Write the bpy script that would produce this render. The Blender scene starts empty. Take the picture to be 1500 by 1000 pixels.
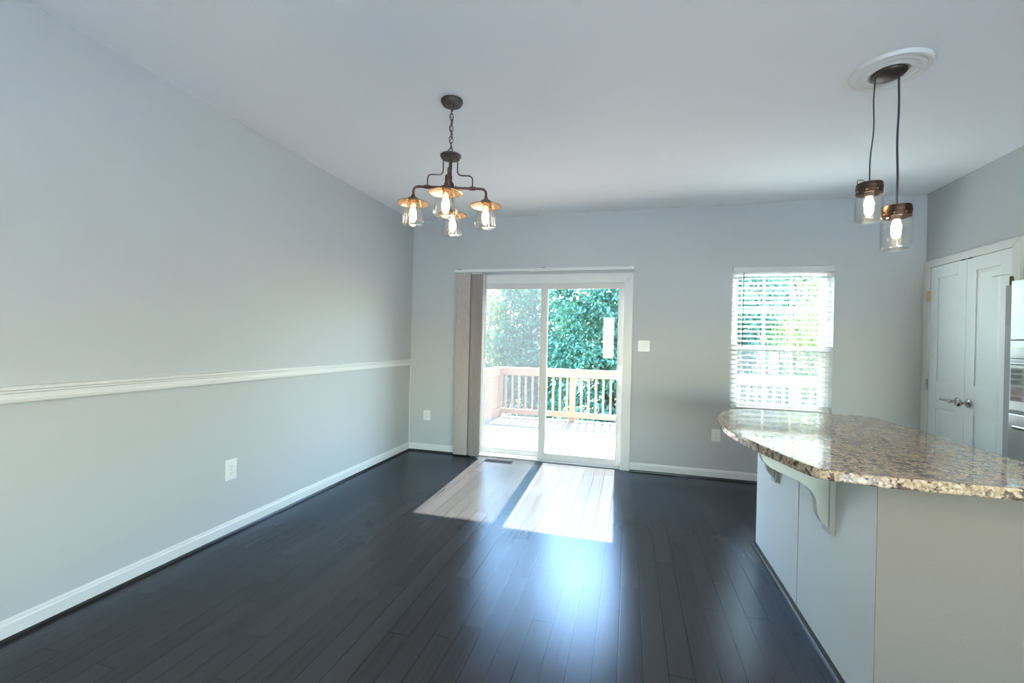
import bpy, bmesh, math, random
from mathutils import Vector, Matrix
from math import sin, cos, pi, radians, sqrt
S = bpy.context.scene
COL = S.collection

# ---------------------------------------------------------------- camera
cam_d = bpy.data.cameras.new('camera'); cam = bpy.data.objects.new('camera', cam_d); COL.objects.link(cam)
FPX, YAW, ROLL = 641.8, 0.2634, 0.0235
cam_d.sensor_width = 36; cam_d.lens = 36 * FPX / 1500; cam_d.clip_start = 0.05; cam_d.clip_end = 500
F = Vector((-sin(YAW), cos(YAW), 0)); R = Vector((cos(YAW), sin(YAW), 0)); U = Vector((0, 0, 1))
R2 = R * cos(ROLL) + U * sin(ROLL); U2 = -R * sin(ROLL) + U * cos(ROLL)
cam.matrix_world = Matrix(((R2.x, U2.x, -F.x, 0), (R2.y, U2.y, -F.y, 0), (R2.z, U2.z, -F.z, 1.32), (0, 0, 0, 1)))
S.camera = cam

# ---------------------------------------------------------------- light, sky, exposure
SUN_EL = math.atan(1.038)
W = bpy.data.worlds.new('sky'); S.world = W; W.use_nodes = True
nt = W.node_tree; bg = nt.nodes['Background']
sky = nt.nodes.new('ShaderNodeTexSky'); sky.sky_type = 'NISHITA'; sky.sun_disc = False
sky.sun_elevation = SUN_EL; sky.sun_rotation = 0.0; sky.air_density = 1.0; sky.dust_density = 0.25; sky.ozone_density = 1.0
nt.links.new(sky.outputs[0], bg.inputs[0]); bg.inputs[1].default_value = 2.0
sd = bpy.data.lights.new('sun', 'SUN'); sd.energy = 46; sd.angle = radians(0.6); sd.color = (1.0, 0.965, 0.92)
sun = bpy.data.objects.new('sun', sd); COL.objects.link(sun)
sun.rotation_euler = Vector((0.025, -1.0, -1.038)).to_track_quat('-Z', 'Y').to_euler()
def portal(name, loc, sx, sz, rot):
    l = bpy.data.lights.new(name, 'AREA'); l.shape = 'RECTANGLE'; l.size = sx; l.size_y = sz
    l.cycles.is_portal = True
    o = bpy.data.objects.new(name, l); COL.objects.link(o); o.location = loc; o.rotation_euler = rot; return o
portal('door_daylight', (-0.8, 4.93, 1.0), 1.72, 2.0, (radians(-90), 0, 0))
portal('window_daylight', (1.402, 4.93, 1.4), 0.9, 1.44, (radians(-90), 0, 0))
portal('rear_fill_daylight', (1.55, -3.66, .95), 2.7, 1.5, (radians(90), 0, 0))
portal('kitchen_fill_daylight', (3.21, -1.9, .95), 2.4, 1.2, (radians(90), 0, radians(90)))
S.view_settings.view_transform = 'Standard'; S.view_settings.look = 'None'
S.view_settings.gamma = 1.0; S.view_settings.use_curve_mapping = False
S.view_settings.exposure = 1.22
S.cycles.max_bounces = 14; S.cycles.diffuse_bounces = 7; S.cycles.transparent_max_bounces = 24
S.cycles.sample_clamp_indirect = 8; S.cycles.use_denoising = True
S.cycles.caustics_reflective = False; S.cycles.caustics_refractive = False

# ---------------------------------------------------------------- material helpers
def mat(name, color=(.8, .8, .8), rough=.5, metal=0, spec=.5, bump=None, vary=None, emit=None, coat=0):
    m = bpy.data.materials.new(name); m.use_nodes = True
    n = m.node_tree.nodes; l = m.node_tree.links; p = n['Principled BSDF']
    p.inputs['Base Color'].default_value = (*color, 1); p.inputs['Roughness'].default_value = rough
    p.inputs['Metallic'].default_value = metal; p.inputs['Specular IOR Level'].default_value = spec
    p.inputs['Coat Weight'].default_value = coat
    if emit: p.inputs['Emission Color'].default_value = (*emit[0], 1); p.inputs['Emission Strength'].default_value = emit[1]
    if bump or vary:
        tc = n.new('ShaderNodeTexCoord')
    if bump:
        t = n.new('ShaderNodeTexNoise'); t.inputs['Scale'].default_value = bump[0]; t.inputs['Detail'].default_value = 3
        b = n.new('ShaderNodeBump'); b.inputs['Strength'].default_value = bump[1]; b.inputs['Distance'].default_value = bump[2] if len(bump) > 2 else .002
        l.new(tc.outputs['Object'], t.inputs['Vector']); l.new(t.outputs[0], b.inputs['Height']); l.new(b.outputs[0], p.inputs['Normal'])
    if vary:  # (scale, color2)
        t = n.new('ShaderNodeTexNoise'); t.inputs['Scale'].default_value = vary[0]; t.inputs['Detail'].default_value = 5
        mx = n.new('ShaderNodeMix'); mx.data_type = 'RGBA'
        mx.inputs[6].default_value = (*color, 1); mx.inputs[7].default_value = (*vary[1], 1)
        l.new(tc.outputs['Object'], t.inputs['Vector']); l.new(t.outputs[0], mx.inputs[0]); l.new(mx.outputs[2], p.inputs['Base Color'])
    return m
class NT:
    def __init__(s, m): s.n = m.node_tree.nodes; s.l = m.node_tree.links
    def math(s, op, a, b=None, c=None):
        x = s.n.new('ShaderNodeMath'); x.operation = op
        for i, v in enumerate((a, b, c)):
            if v is None: continue
            if isinstance(v, (int, float)): x.inputs[i].default_value = v
            else: s.l.new(v, x.inputs[i])
        return x.outputs[0]
    def mix(s, f, a, b):
        x = s.n.new('ShaderNodeMix'); x.data_type = 'RGBA'
        for i, v in ((0, f), (6, a), (7, b)):
            if isinstance(v, tuple): x.inputs[i].default_value = (*v, 1)
            elif isinstance(v, (int, float)): x.inputs[i].default_value = v
            else: s.l.new(v, x.inputs[i])
        return x.outputs[2]
    def ramp(s, f, stops):
        x = s.n.new('ShaderNodeValToRGB'); s.l.new(f, x.inputs[0]); e = x.color_ramp.elements
        while len(e) < len(stops): e.new(.5)
        for k, (p, c) in enumerate(stops): e[k].position = p; e[k].color = (*c, 1)
        return x.outputs[0]

M = {}
M['wall'] = mat('wall_paint', (.475, .493, .49), .65, bump=(140, .12), spec=.3)
M['ceiling'] = mat('ceiling_paint', (.90, .90, .91), .85, bump=(90, .1), spec=.2)
M['trim'] = mat('trim_white', (.68, .68, .655), .35)
M['vinyl'] = mat('vinyl_white', (.60, .59, .56), .4)
M['door'] = mat('door_white', (.74, .79, .79), .4)
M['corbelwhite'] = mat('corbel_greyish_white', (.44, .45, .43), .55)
M['handlewhite'] = mat('handle_white', (.86, .86, .85), .3)
M['panel'] = mat('island_panel_white', (.66, .68, .655), .5, bump=(60, .04))
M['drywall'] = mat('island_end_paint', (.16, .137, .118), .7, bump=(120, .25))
M['bronze'] = mat('dark_bronze', (.085, .068, .058), .42, metal=.7, bump=(60, .2))
M['bronze2'] = mat('pipe_brown', (.085, .05, .037), .5, metal=.5, bump=(80, .3))
M['capbronze'] = mat('jar_cap_bronze', (.075, .047, .032), .38, metal=.8)
M['cord'] = mat('cord_dark', (.03, .04, .06), .6)
M['black'] = mat('black', (.01, .01, .011), .4)
M['plate'] = mat('switch_plate_white', (.74, .74, .72), .3)
M['slot'] = mat('slot_dark', (.12, .12, .12), .5)
M['nickel'] = mat('satin_nickel', (.45, .44, .42), .25, metal=1)
M['brass'] = mat('brass', (.55, .36, .2), .3, metal=1)
M['steel'] = mat('stainless_steel', (.50, .52, .54), .2, metal=1, bump=(300, .03))
M['fridgeside'] = mat('grey_side', (.26, .28, .30), .45)
M['darkglass'] = mat('dark_oven_glass', (.02, .022, .025), .06, coat=1)
M['slat'] = mat('blind_slat_white', (.60, .62, .62), .5)
M['shoe'] = mat('shoe_moulding_dark', (.018, .016, .017), .3)
M['medal'] = mat('medallion_plaster', (.80, .78, .74), .6)
M['vent'] = mat('vent_grey', (.022, .024, .028), .8, spec=0)
M['ventblack'] = mat('vent_opening', (.008, .008, .008), .9, spec=0)
M['bark'] = mat('bark', (.07, .055, .045), .9, bump=(12, .6, .03))
M['ground'] = mat('dry_grass_ground', (.11, .115, .08), .95, vary=(.6, (.16, .15, .11)))
M['bounce_slab'] = mat('pale_bounce_slab', (.70, .72, .76), .9, vary=(2, (.74, .75, .78)))  # pale surface of the added ground slab that bounces light indoors
M['siding'] = mat('siding', (.5, .5, .47), .8)
M['shade'] = mat('lamp_shade_metal', (.10, .06, .04), .4, metal=.6)
M['enamel'] = mat('shade_lining', (.66, .40, .22), .22, metal=.75)

def glass_mat(name, tint=(.97, .99, .98), gloss_extra=0.0, ior=1.45, rough=0.0):
    m = bpy.data.materials.new(name); m.use_nodes = True; n = m.node_tree.nodes; l = m.node_tree.links
    n.remove(n['Principled BSDF']); t = n.new('ShaderNodeBsdfTransparent'); g = n.new('ShaderNodeBsdfGlossy')
    t.inputs[0].default_value = (*tint, 1); g.inputs['Roughness'].default_value = rough
    x = NT(m); ge = n.new('ShaderNodeNewGeometry'); dp = n.new('ShaderNodeVectorMath'); dp.operation = 'DOT_PRODUCT'
    l.new(ge.outputs['Normal'], dp.inputs[0]); l.new(ge.outputs['Incoming'], dp.inputs[1])
    r0 = ((ior - 1) / (ior + 1)) ** 2
    p5 = x.math('POWER', x.math('SUBTRACT', 1.0, x.math('ABSOLUTE', dp.outputs['Value'])), 5.0)
    fac = x.math('MINIMUM', x.math('ADD', x.math('MULTIPLY', p5, 1 - r0), r0 + gloss_extra), 1.0)
    mx = n.new('ShaderNodeMixShader'); l.new(fac, mx.inputs[0])
    l.new(t.outputs[0], mx.inputs[1]); l.new(g.outputs[0], mx.inputs[2]); l.new(mx.outputs[0], n['Material Output'].inputs[0])
    return m
M['pane'] = glass_mat('window_glass', (.93, .985, .975))
M['jar'] = glass_mat('jar_glass', (1, .995, .98), .05, 1.5)

def leafy(name, c, c2, trans=.45):
    m = bpy.data.materials.new(name); m.use_nodes = True; n = m.node_tree.nodes; l = m.node_tree.links; x = NT(m)
    n.remove(n['Principled BSDF']); d = n.new('ShaderNodeBsdfDiffuse'); t = n.new('ShaderNodeBsdfTranslucent')
    g = n.new('ShaderNodeBsdfGlossy'); g.inputs['Roughness'].default_value = .35
    tc = n.new('ShaderNodeTexCoord'); nz = n.new('ShaderNodeTexNoise'); nz.inputs['Scale'].default_value = 1.3; nz.inputs['Detail'].default_value = 4
    l.new(tc.outputs['Object'], nz.inputs[0]); colr = x.mix(nz.outputs[0], c, c2)
    l.new(colr, d.inputs[0]); l.new(colr, t.inputs[0])
    a = n.new('ShaderNodeMixShader'); a.inputs[0].default_value = trans; l.new(d.outputs[0], a.inputs[1]); l.new(t.outputs[0], a.inputs[2])
    b = n.new('ShaderNodeMixShader'); b.inputs[0].default_value = .06; l.new(a.outputs[0], b.inputs[1]); l.new(g.outputs[0], b.inputs[2])
    l.new(b.outputs[0], n['Material Output'].inputs[0]); return m
M['leafdark'] = leafy('leaf_dark', (.05, .16, .125), (.085, .20, .14), .15)
M['leaflight'] = leafy('leaf_light', (.16, .29, .12), (.38, .46, .16), .5)

def screen_mat():
    m = bpy.data.materials.new('insect_screen'); m.use_nodes = True; n = m.node_tree.nodes; l = m.node_tree.links
    n.remove(n['Principled BSDF']); t = n.new('ShaderNodeBsdfTransparent'); d = n.new('ShaderNodeBsdfDiffuse'); tr = n.new('ShaderNodeBsdfTranslucent')
    d.inputs[0].default_value = (.06, .065, .07, 1); tr.inputs[0].default_value = (.06, .065, .07, 1)
    a = n.new('ShaderNodeMixShader'); a.inputs[0].default_value = .5; l.new(d.outputs[0], a.inputs[1]); l.new(tr.outputs[0], a.inputs[2])
    mx = n.new('ShaderNodeMixShader'); mx.inputs[0].default_value = .32
    l.new(t.outputs[0], mx.inputs[1]); l.new(a.outputs[0], mx.inputs[2]); l.new(mx.outputs[0], n['Material Output'].inputs[0]); return m
M['screen'] = screen_mat()

def floor_mat():
    m = mat('dark_hardwood', rough=.36); x = NT(m); n, l = x.n, x.l; p = n['Principled BSDF']
    g = n.new('ShaderNodeNewGeometry'); s = n.new('ShaderNodeSeparateXYZ'); l.new(g.outputs['Position'], s.inputs[0])
    PW = .1; u = x.math('DIVIDE', x.math('ADD', s.outputs[0], 20.02), PW); row = x.math('FLOOR', u); fu = x.math('FRACT', u)
    w1 = n.new('ShaderNodeTexWhiteNoise'); w1.noise_dimensions = '1D'; l.new(row, w1.inputs['W'])
    v = x.math('ADD', x.math('DIVIDE', s.outputs[1], .95), x.math('MULTIPLY', w1.outputs[0], 7.3)); colr = x.math('FLOOR', v); fv = x.math('FRACT', v)
    w2 = n.new('ShaderNodeTexWhiteNoise'); w2.noise_dimensions = '2D'; c = n.new('ShaderNodeCombineXYZ')
    l.new(row, c.inputs[0]); l.new(colr, c.inputs[1]); l.new(c.outputs[0], w2.inputs['Vector']); rnd = w2.outputs[0]
    eu = x.math('MINIMUM', fu, x.math('SUBTRACT', 1.0, fu)); ev = x.math('MINIMUM', fv, x.math('SUBTRACT', 1.0, fv))
    gu = x.math('LESS_THAN', eu, .018); gv = x.math('LESS_THAN', ev, .0016); gap = x.math('MAXIMUM', gu, gv)
    mp = n.new('ShaderNodeMapping'); mp.inputs['Scale'].default_value = (60, 2.5, 1)
    av = n.new('ShaderNodeVectorMath'); av.operation = 'ADD'; l.new(g.outputs['Position'], av.inputs[0]); l.new(w2.outputs[1], av.inputs[1])
    l.new(av.outputs[0], mp.inputs[0]); nz = n.new('ShaderNodeTexNoise'); nz.inputs['Scale'].default_value = 1; nz.inputs['Detail'].default_value = 1; l.new(mp.outputs[0], nz.inputs[0])
    c1 = x.mix(rnd, (.027, .024, .024), (.042, .038, .039))
    c2 = x.mix(nz.outputs[0], c1, (.044, .040, .040))
    c3 = x.mix(gap, c2, (.008, .0075, .008)); pass
    r = x.math('ADD', .25, x.math('MULTIPLY', rnd, .025)); pass
    edge = x.math('SMOOTH_MIN', x.math('DIVIDE', eu, .03), 1.0, .3)
    hgt = edge
    b = n.new('ShaderNodeBump'); b.inputs['Strength'].default_value = .10; b.inputs['Distance'].default_value = .001
    l.new(hgt, b.inputs['Height'])
    d = n.new('ShaderNodeBsdfDiffuse'); gl = n.new('ShaderNodeBsdfGlossy'); gl.distribution = 'BECKMANN'; gl.inputs[0].default_value = (.70, .86, 1, 1)
    l.new(c3, d.inputs[0]); l.new(b.outputs[0], d.inputs['Normal']); l.new(r, gl.inputs['Roughness']); l.new(b.outputs[0], gl.inputs['Normal'])
    dp = n.new('ShaderNodeVectorMath'); dp.operation = 'DOT_PRODUCT'; l.new(g.outputs['Normal'], dp.inputs[0]); l.new(g.outputs['Incoming'], dp.inputs[1])
    fac = x.math('ADD', x.math('MULTIPLY', x.math('POWER', x.math('SUBTRACT', 1.0, x.math('ABSOLUTE', dp.outputs['Value'])), 4.0), .46), .044)
    mx = n.new('ShaderNodeMixShader'); l.new(fac, mx.inputs[0]); l.new(d.outputs[0], mx.inputs[1]); l.new(gl.outputs[0], mx.inputs[2])
    n.remove(p); l.new(mx.outputs[0], n['Material Output'].inputs[0])
    return m
M['floor'] = floor_mat()

def granite_mat():
    m = mat('speckled_granite', rough=.06); x = NT(m); n, l = x.n, x.l; p = n['Principled BSDF']
    tc = n.new('ShaderNodeTexCoord')
    def vor(sc):
        v = n.new('ShaderNodeTexVoronoi'); v.inputs['Scale'].default_value = sc; l.new(tc.outputs['Object'], v.inputs['Vector']); return v
    def noi(sc, d=4, ro=.6):
        v = n.new('ShaderNodeTexNoise'); v.inputs['Scale'].default_value = sc; v.inputs['Detail'].default_value = d; v.inputs['Roughness'].default_value = ro
        l.new(tc.outputs['Object'], v.inputs['Vector']); return v.outputs[0]
    vc = vor(125); s = n.new('ShaderNodeSeparateColor'); l.new(vc.outputs['Color'], s.inputs[0])
    base = x.ramp(s.outputs[0], [(0, (.20, .145, .105)), (.35, (.36, .265, .175)), (.65, (.45, .345, .24)), (1, (.52, .44, .34))])
    big = x.ramp(noi(22, 5, .65), [(.40, (0, 0, 0)), (.50, (1, 1, 1))])
    drk = x.ramp(noi(48, 4, .7), [(.37, (1, 1, 1)), (.45, (0, 0, 0))])
    c = x.mix(x.math('MULTIPLY', x.math('SUBTRACT', 1.0, big), .35), base, (.22, .20, .20))
    c = x.mix(drk, c, (.035, .022, .020))
    blob = x.ramp(noi(34, 3, .5), [(.40, (1, 1, 1)), (.455, (0, 0, 0))]); c = x.mix(x.math('MULTIPLY', blob, .85), c, (.06, .04, .035))
    l.new(c, p.inputs['Base Color']); p.inputs['Specular IOR Level'].default_value = .6
    return m
M['granite'] = granite_mat()

def deck_mat():
    m = mat('deck_boards', rough=.8); x = NT(m); n, l = x.n, x.l; p = n['Principled BSDF']
    g = n.new('ShaderNodeNewGeometry'); s = n.new('ShaderNodeSeparateXYZ'); l.new(g.outputs['Position'], s.inputs[0])
    u = x.math('DIVIDE', s.outputs[1], .14); row = x.math('FLOOR', u); fu = x.math('FRACT', u); gap = x.math('LESS_THAN', fu, .04)
    w = n.new('ShaderNodeTexWhiteNoise'); w.noise_dimensions = '1D'; l.new(row, w.inputs['W'])
    nz = n.new('ShaderNodeTexNoise'); nz.inputs['Scale'].default_value = 2.5; l.new(g.outputs['Position'], nz.inputs[0])
    c = x.mix(w.outputs[0], (.11, .072, .055), (.14, .098, .076)); c = x.mix(nz.outputs[0], c, (.15, .11, .09)); c = x.mix(gap, c, (.08, .05, .04))
    l.new(c, p.inputs['Base Color']); return m
M['deck'] = deck_mat()
M['rail'] = mat('railing_stain', (.29, .145, .085), .7, vary=(3, (.32, .17, .11)))

def vane_mat():
    m = bpy.data.materials.new('vane_fabric'); m.use_nodes = True; x = NT(m); n, l = x.n, x.l; n.remove(n['Principled BSDF'])
    tc = n.new('ShaderNodeTexCoord'); mp = n.new('ShaderNodeMapping'); mp.inputs['Scale'].default_value = (260, 260, 14); l.new(tc.outputs['Object'], mp.inputs[0])
    nz = n.new('ShaderNodeTexNoise'); nz.inputs['Scale'].default_value = 1; nz.inputs['Detail'].default_value = 3; l.new(mp.outputs[0], nz.inputs[0])
    c = x.mix(nz.outputs[0], (.34, .29, .27), (.60, .54, .51))
    d = n.new('ShaderNodeBsdfDiffuse'); t = n.new('ShaderNodeBsdfTranslucent'); l.new(c, d.inputs[0]); l.new(c, t.inputs[0])
    mx = n.new('ShaderNodeMixShader'); mx.inputs[0].default_value = .12; l.new(d.outputs[0], mx.inputs[1]); l.new(t.outputs[0], mx.inputs[2])
    l.new(mx.outputs[0], n['Material Output'].inputs[0]); return m
M['vane'] = vane_mat()
def bulb_mat():
    m = bpy.data.materials.new('bulb_glow'); m.use_nodes = True; n = m.node_tree.nodes; l = m.node_tree.links; n.remove(n['Principled BSDF'])
    t = n.new('ShaderNodeEmission'); t.inputs[0].default_value = (1, .78, .50, 1); t.inputs[1].default_value = 24.0
    l.new(t.outputs[0], n['Material Output'].inputs[0]); return m
M['bulb'] = bulb_mat()
M['bulbglass'] = glass_mat('bulb_glass', (1, .93, .80), .02, 1.3)

# ---------------------------------------------------------------- mesh helpers
class MB:
    def __init__(s): s.bm = bmesh.new(); s.sm = False
    def box(s, x0, x1, y0, y1, z0, z1, rot=None):
        c = Vector(((x0 + x1) / 2, (y0 + y1) / 2, (z0 + z1) / 2))
        mt = Matrix.Translation(c) @ (rot.to_4x4() if rot else Matrix()) @ Matrix.Diagonal((abs(x1 - x0), abs(y1 - y0), abs(z1 - z0), 1))
        bmesh.ops.create_cube(s.bm, size=1, matrix=mt); return s
    def prism(s, pts, a0, a1, axis='z'):
        def P(p, a):
            return {'z': (p[0], p[1], a), 'y': (p[0], a, p[1]), 'x': (a, p[0], p[1])}[axis]
        lo = [s.bm.verts.new(P(p, a0)) for p in pts]; hi = [s.bm.verts.new(P(p, a1)) for p in pts]
        n = len(pts); s.bm.faces.new(lo); s.bm.faces.new(hi[::-1])
        for i in range(n): s.bm.faces.new((lo[i], hi[i], hi[(i + 1) % n], lo[(i + 1) % n]))
        return s
    def lathe(s, prof, c=(0, 0, 0), seg=32, axis=None, closed=False):
        mt = Matrix.Translation(Vector(c)) @ (Vector((0, 0, 1)).rotation_difference(Vector(axis)).to_matrix().to_4x4() if axis else Matrix())
        rings = []
        for r, z in prof:
            if r < 1e-6: rings.append([s.bm.verts.new(mt @ Vector((0, 0, z)))])
            else: rings.append([s.bm.verts.new(mt @ Vector((r * cos(2 * pi * k / seg), r * sin(2 * pi * k / seg), z))) for k in range(seg)])
        prs = list(zip(rings, rings[1:])) + ([(rings[-1], rings[0])] if closed else [])
        for a, b in prs:
            for k in range(seg):
                k2 = (k + 1) % seg
                if len(a) == 1 and len(b) == 1: continue
                if len(a) == 1: s.bm.faces.new((a[0], b[k], b[k2]))
                elif len(b) == 1: s.bm.faces.new((a[k], b[0], a[k2]))
                else: s.bm.faces.new((a[k], b[k], b[k2], a[k2]))
        s.sm = True; return s
    def tube(s, pts, r, seg=10, closed=False):
        pts = [Vector(p) for p in pts]; n = len(pts); rings = []; prev = None
        for i, p in enumerate(pts):
            if closed: t = (pts[(i + 1) % n] - pts[i - 1]).normalized()
            else: t = (pts[min(i + 1, n - 1)] - pts[max(i - 1, 0)]).normalized()
            if prev is None:
                a = Vector((0, 0, 1)) if abs(t.z) < .9 else Vector((1, 0, 0)); nrm = t.cross(a).normalized()
            else: nrm = (prev - t * prev.dot(t)).normalized()
            prev = nrm; b = t.cross(nrm); rr = r[i] if isinstance(r, (list, tuple)) else r
            rings.append([s.bm.verts.new(p + nrm * cos(2 * pi * k / seg) * rr + b * sin(2 * pi * k / seg) * rr) for k in range(seg)])
        for i in range(n if closed else n - 1):
            a, b = rings[i], rings[(i + 1) % n]
            for k in range(seg): s.bm.faces.new((a[k], a[(k + 1) % seg], b[(k + 1) % seg], b[k]))
        if not closed: s.bm.faces.new(rings[0][::-1]); s.bm.faces.new(rings[-1])
        s.sm = True; return s
    def build(s, name, m, parent=None, bevel=0, kind=None, seg=2, smooth=None):
        bmesh.ops.recalc_face_normals(s.bm, faces=s.bm.faces)
        me = bpy.data.meshes.new(name); s.bm.to_mesh(me); s.bm.free()
        o = bpy.data.objects.new(name, me); COL.objects.link(o); me.materials.append(M[m])
        if s.sm if smooth is None else smooth:
            me.polygons.foreach_set('use_smooth', [True] * len(me.polygons)); me.set_sharp_from_angle(angle=radians(40))
        if parent:
            o.parent = parent; o.matrix_parent_inverse = parent_world(parent).inverted()
        if bevel:
            b = o.modifiers.new('bevel', 'BEVEL'); b.width = bevel; b.segments = seg; b.limit_method = 'ANGLE'
        if kind: o['kind'] = kind
        return o
def parent_world(o):
    m = o.matrix_basis.copy()
    p = o
    while p.parent:
        m = p.parent.matrix_basis @ p.matrix_parent_inverse @ m if False else p.parent.matrix_basis @ (p.matrix_parent_inverse @ m)
        p = p.parent
    return m
def arcpts(pts, r, n=6):
    pts = [Vector(p) for p in pts]; out = [pts[0]]
    for a, b, c in zip(pts, pts[1:], pts[2:]):
        d1 = (a - b).normalized(); d2 = (c - b).normalized(); rr = min(r, (a - b).length * .49, (c - b).length * .49)
        p1 = b + d1 * rr; p2 = b + d2 * rr
        for k in range(n + 1):
            t = k / n; out.append(p1 * (1 - t) ** 2 + b * 2 * t * (1 - t) + p2 * t * t)
    out.append(pts[-1]); return out
def empty(name, loc=(0, 0, 0), rz=0):
    o = bpy.data.objects.new(name, None); COL.objects.link(o); o.location = loc; o.rotation_euler.z = rz; o.empty_display_size = .1; return o
def tag(o, label, cat, group=None, kind=None):
    o['label'] = label; o['category'] = cat
    if group: o['group'] = group
    if kind: o['kind'] = kind
    return o
def light(name, loc, energy, color, parent, r=.02):
    l = bpy.data.lights.new(name, 'POINT'); l.energy = energy; l.color = color; l.shadow_soft_size = r
    o = bpy.data.objects.new(name, l); COL.objects.link(o); o.location = loc
    if parent: o.parent = parent; o.matrix_parent_inverse = parent_world(parent).inverted()
    return o

# ================================================================ ROOM SHELL
XL, XR, YB, H, YR, XK = -2.533, 2.544, 4.752, 2.73, -3.5, 3.05
T = .16
MB().box(XL - T, XK + T, YR - T, YB + T - .001, -.25, 0).build('floor', 'floor', kind='structure')
MB().box(XL - T, XK + T, YR - T, YB + T, H, H + .2).build('ceiling', 'ceiling', kind='structure')
MB().box(XL - T, XL, YR - T, YB + T, 0, H).build('wall_left', 'wall', kind='structure')
def wall_y(name, y0, y1, x0, x1, holes):
    xs = sorted({x0, x1} | {h[0] for h in holes} | {h[1] for h in holes}); m = MB()
    for a, b in zip(xs, xs[1:]):
        cuts = sorted([(h[2], h[3]) for h in holes if h[0] <= a + 1e-6 and h[1] >= b - 1e-6]); z = 0
        for c0, c1 in cuts:
            if c0 > z + 1e-6: m.box(a, b, y0, y1, z, c0)
            z = c1
        if z < H: m.box(a, b, y0, y1, z, H)
    bmesh.ops.remove_doubles(m.bm, verts=m.bm.verts, dist=1e-5)
    return m.build(name, 'wall', kind='structure')
DX0, DX1, DZ = -1.72, -.03, 2.02
WX0, WX1, WZ0, WZ1 = .965, 1.838, .69, 2.108
wall_y('wall_back', YB, YB + T, XL, XR + T, [(DX0, DX1, 0, DZ), (WX0, WX1, WZ0, WZ1)])
MB().box(XR, XR + T, 3.715, YB, 0, H).build('wall_right', 'wall', kind='structure')
MB().box(XR + T, XK + T, 3.715, 3.87, 0, H).box(XK, XK + T, -.75, 3.715, 0, H).box(XK, XK + T, YR, -3.05, 0, H).box(XK, XK + T, -3.05, -.75, 0, .4).box(XK, XK + T, -3.05, -.75, 1.3, H).build('wall_kitchen', 'wall', kind='structure')
rear_holes = [(-.82, -.42, .85, 2.15), (.25, 2.85, .2, 1.6)]  # second, wide opening is added to let in fill daylight
wall_y('wall_rear', YR - T, YR, XL, XK + T, rear_holes)

# trims
def profile_x(name, m, prof, y0, y1, x, sgn, kind='structure'):   # runs along y on wall x
    return MB().prism([(x + sgn * d, z) for d, z in prof], y0, y1, 'y').build(name, m, kind=kind)
def profile_y(name, m, prof, x0, x1, y, sgn, kind='structure'):
    return MB().prism([(y + sgn * d, z) for d, z in prof], x0, x1, 'x').build(name, m, kind=kind)
BASE = [(0, .018), (.016, .018), (.016, .070), (.012, .076), (.011, .084), (.004, .091), (0, .091)]
SHOE = [(0, 0), (.024, 0), (.023, .010), (.018, .017), (.010, .020), (0, .020)]
profile_x('baseboard_left', 'trim', BASE, YR, YB, XL, 1)
profile_x('trim_1', 'shoe', SHOE, YR, YB - .0, XL, 1)
profile_y('baseboard_back', 'trim', BASE, XL + .016, -1.74, YB, -1)
profile_y('baseboard_back.001', 'trim', BASE, .021, XR, YB, -1)
profile_y('trim_2', 'shoe', SHOE, XL + .02, -1.75, YB, -1)
profile_y('trim_3', 'shoe', SHOE, .024, XR, YB, -1)
CHAIR = [(0, 1.006), (.010, 1.006), (.016, 1.012), (.018, 1.024), (.013, 1.030), (.013, 1.048), (.020, 1.053), (.020, 1.060), (.028, 1.066), (.028, 1.076), (.022, 1.080), (0, 1.080)]
profile_x('trim_4', 'trim', CHAIR, YR, YB, XL, 1)
MB().box(XL, XL + .006, YB - .006, YB, .09, 1.006).build('trim_5', 'trim', kind='structure')

# ================================================================ SLIDING DOOR
d = empty('door_1', (-.85, YB, 0)); d['kind'] = 'structure'
m = MB(); t = .018
m.prism([(-.075, 0.0), (.019, 0.0), (.019, 2.062), (-.075, 1.968)], YB - t, YB, 'y')
m.prism([(-1.675, 0.0), (-1.769, 0.0), (-1.769, 2.062), (-1.675, 1.968)], YB - t, YB, 'y')
m.prism([(-1.769, 2.062), (.019, 2.062), (-.075, 1.968), (-1.675, 1.968)], YB - t, YB, 'y')
m.box(-1.79, .04, YB - .02, YB, 2.062, 2.070)
m.build('casing', 'trim', d, bevel=.003)
m = MB()   # jambs, head and sill
m.box(DX0, -1.675, YB, YB + .15, 0, DZ).box(-.055, DX1, YB, YB + .15, 0, DZ).box(-1.675, -.055, YB, YB + .15, 1.992, DZ)
m.box(-1.675, -.055, YB + .012, YB + .15, .0, .018).box(-1.675, -.055, YB + .052, YB + .060, .018, .034).box(-1.675, -.055, YB + .108, YB + .116, .018, .03)
m.box(-1.675, -.055, YB + .05, YB + .058, 1.972, 1.992)
m.build('frame', 'vinyl', d, bevel=.002)
def sash(x0, x1, y0, y1, z0, z1, gx0, gx1, gz0, gz1, name='sash'):
    m = MB(); m.box(x0, gx0, y0, y1, z0, z1).box(gx1, x1, y0, y1, z0, z1).box(gx0, gx1, y0, y1, z0, gz0).box(gx0, gx1, y0, y1, gz1, z1)
    b = .008; yb0, yb1 = y0 + .006, y1 - .006
    m.box(gx0, gx0 + b, yb0, yb1, gz0, gz1).box(gx1 - b, gx1, yb0, yb1, gz0, gz1).box(gx0, gx1, yb0, yb1, gz0, gz0 + b).box(gx0, gx1, yb0, yb1, gz1 - b, gz1)
    s = m.build(name, 'vinyl', d, bevel=.002)
    yc = (y0 + y1) / 2; MB().box(gx0 + .001, gx1 - .001, yc - .003, yc + .003, gz0 + .001, gz1 - .001).build('glass_pane', 'pane', s); return s
sash(-.960, -.060, 4.805, 4.845, .018, 1.990, -.900, -.123, .082, 1.921)
sash(-1.674, -.925, 4.860, 4.898, .018, 1.988, -1.655, -.975, .079, 1.931)
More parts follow.
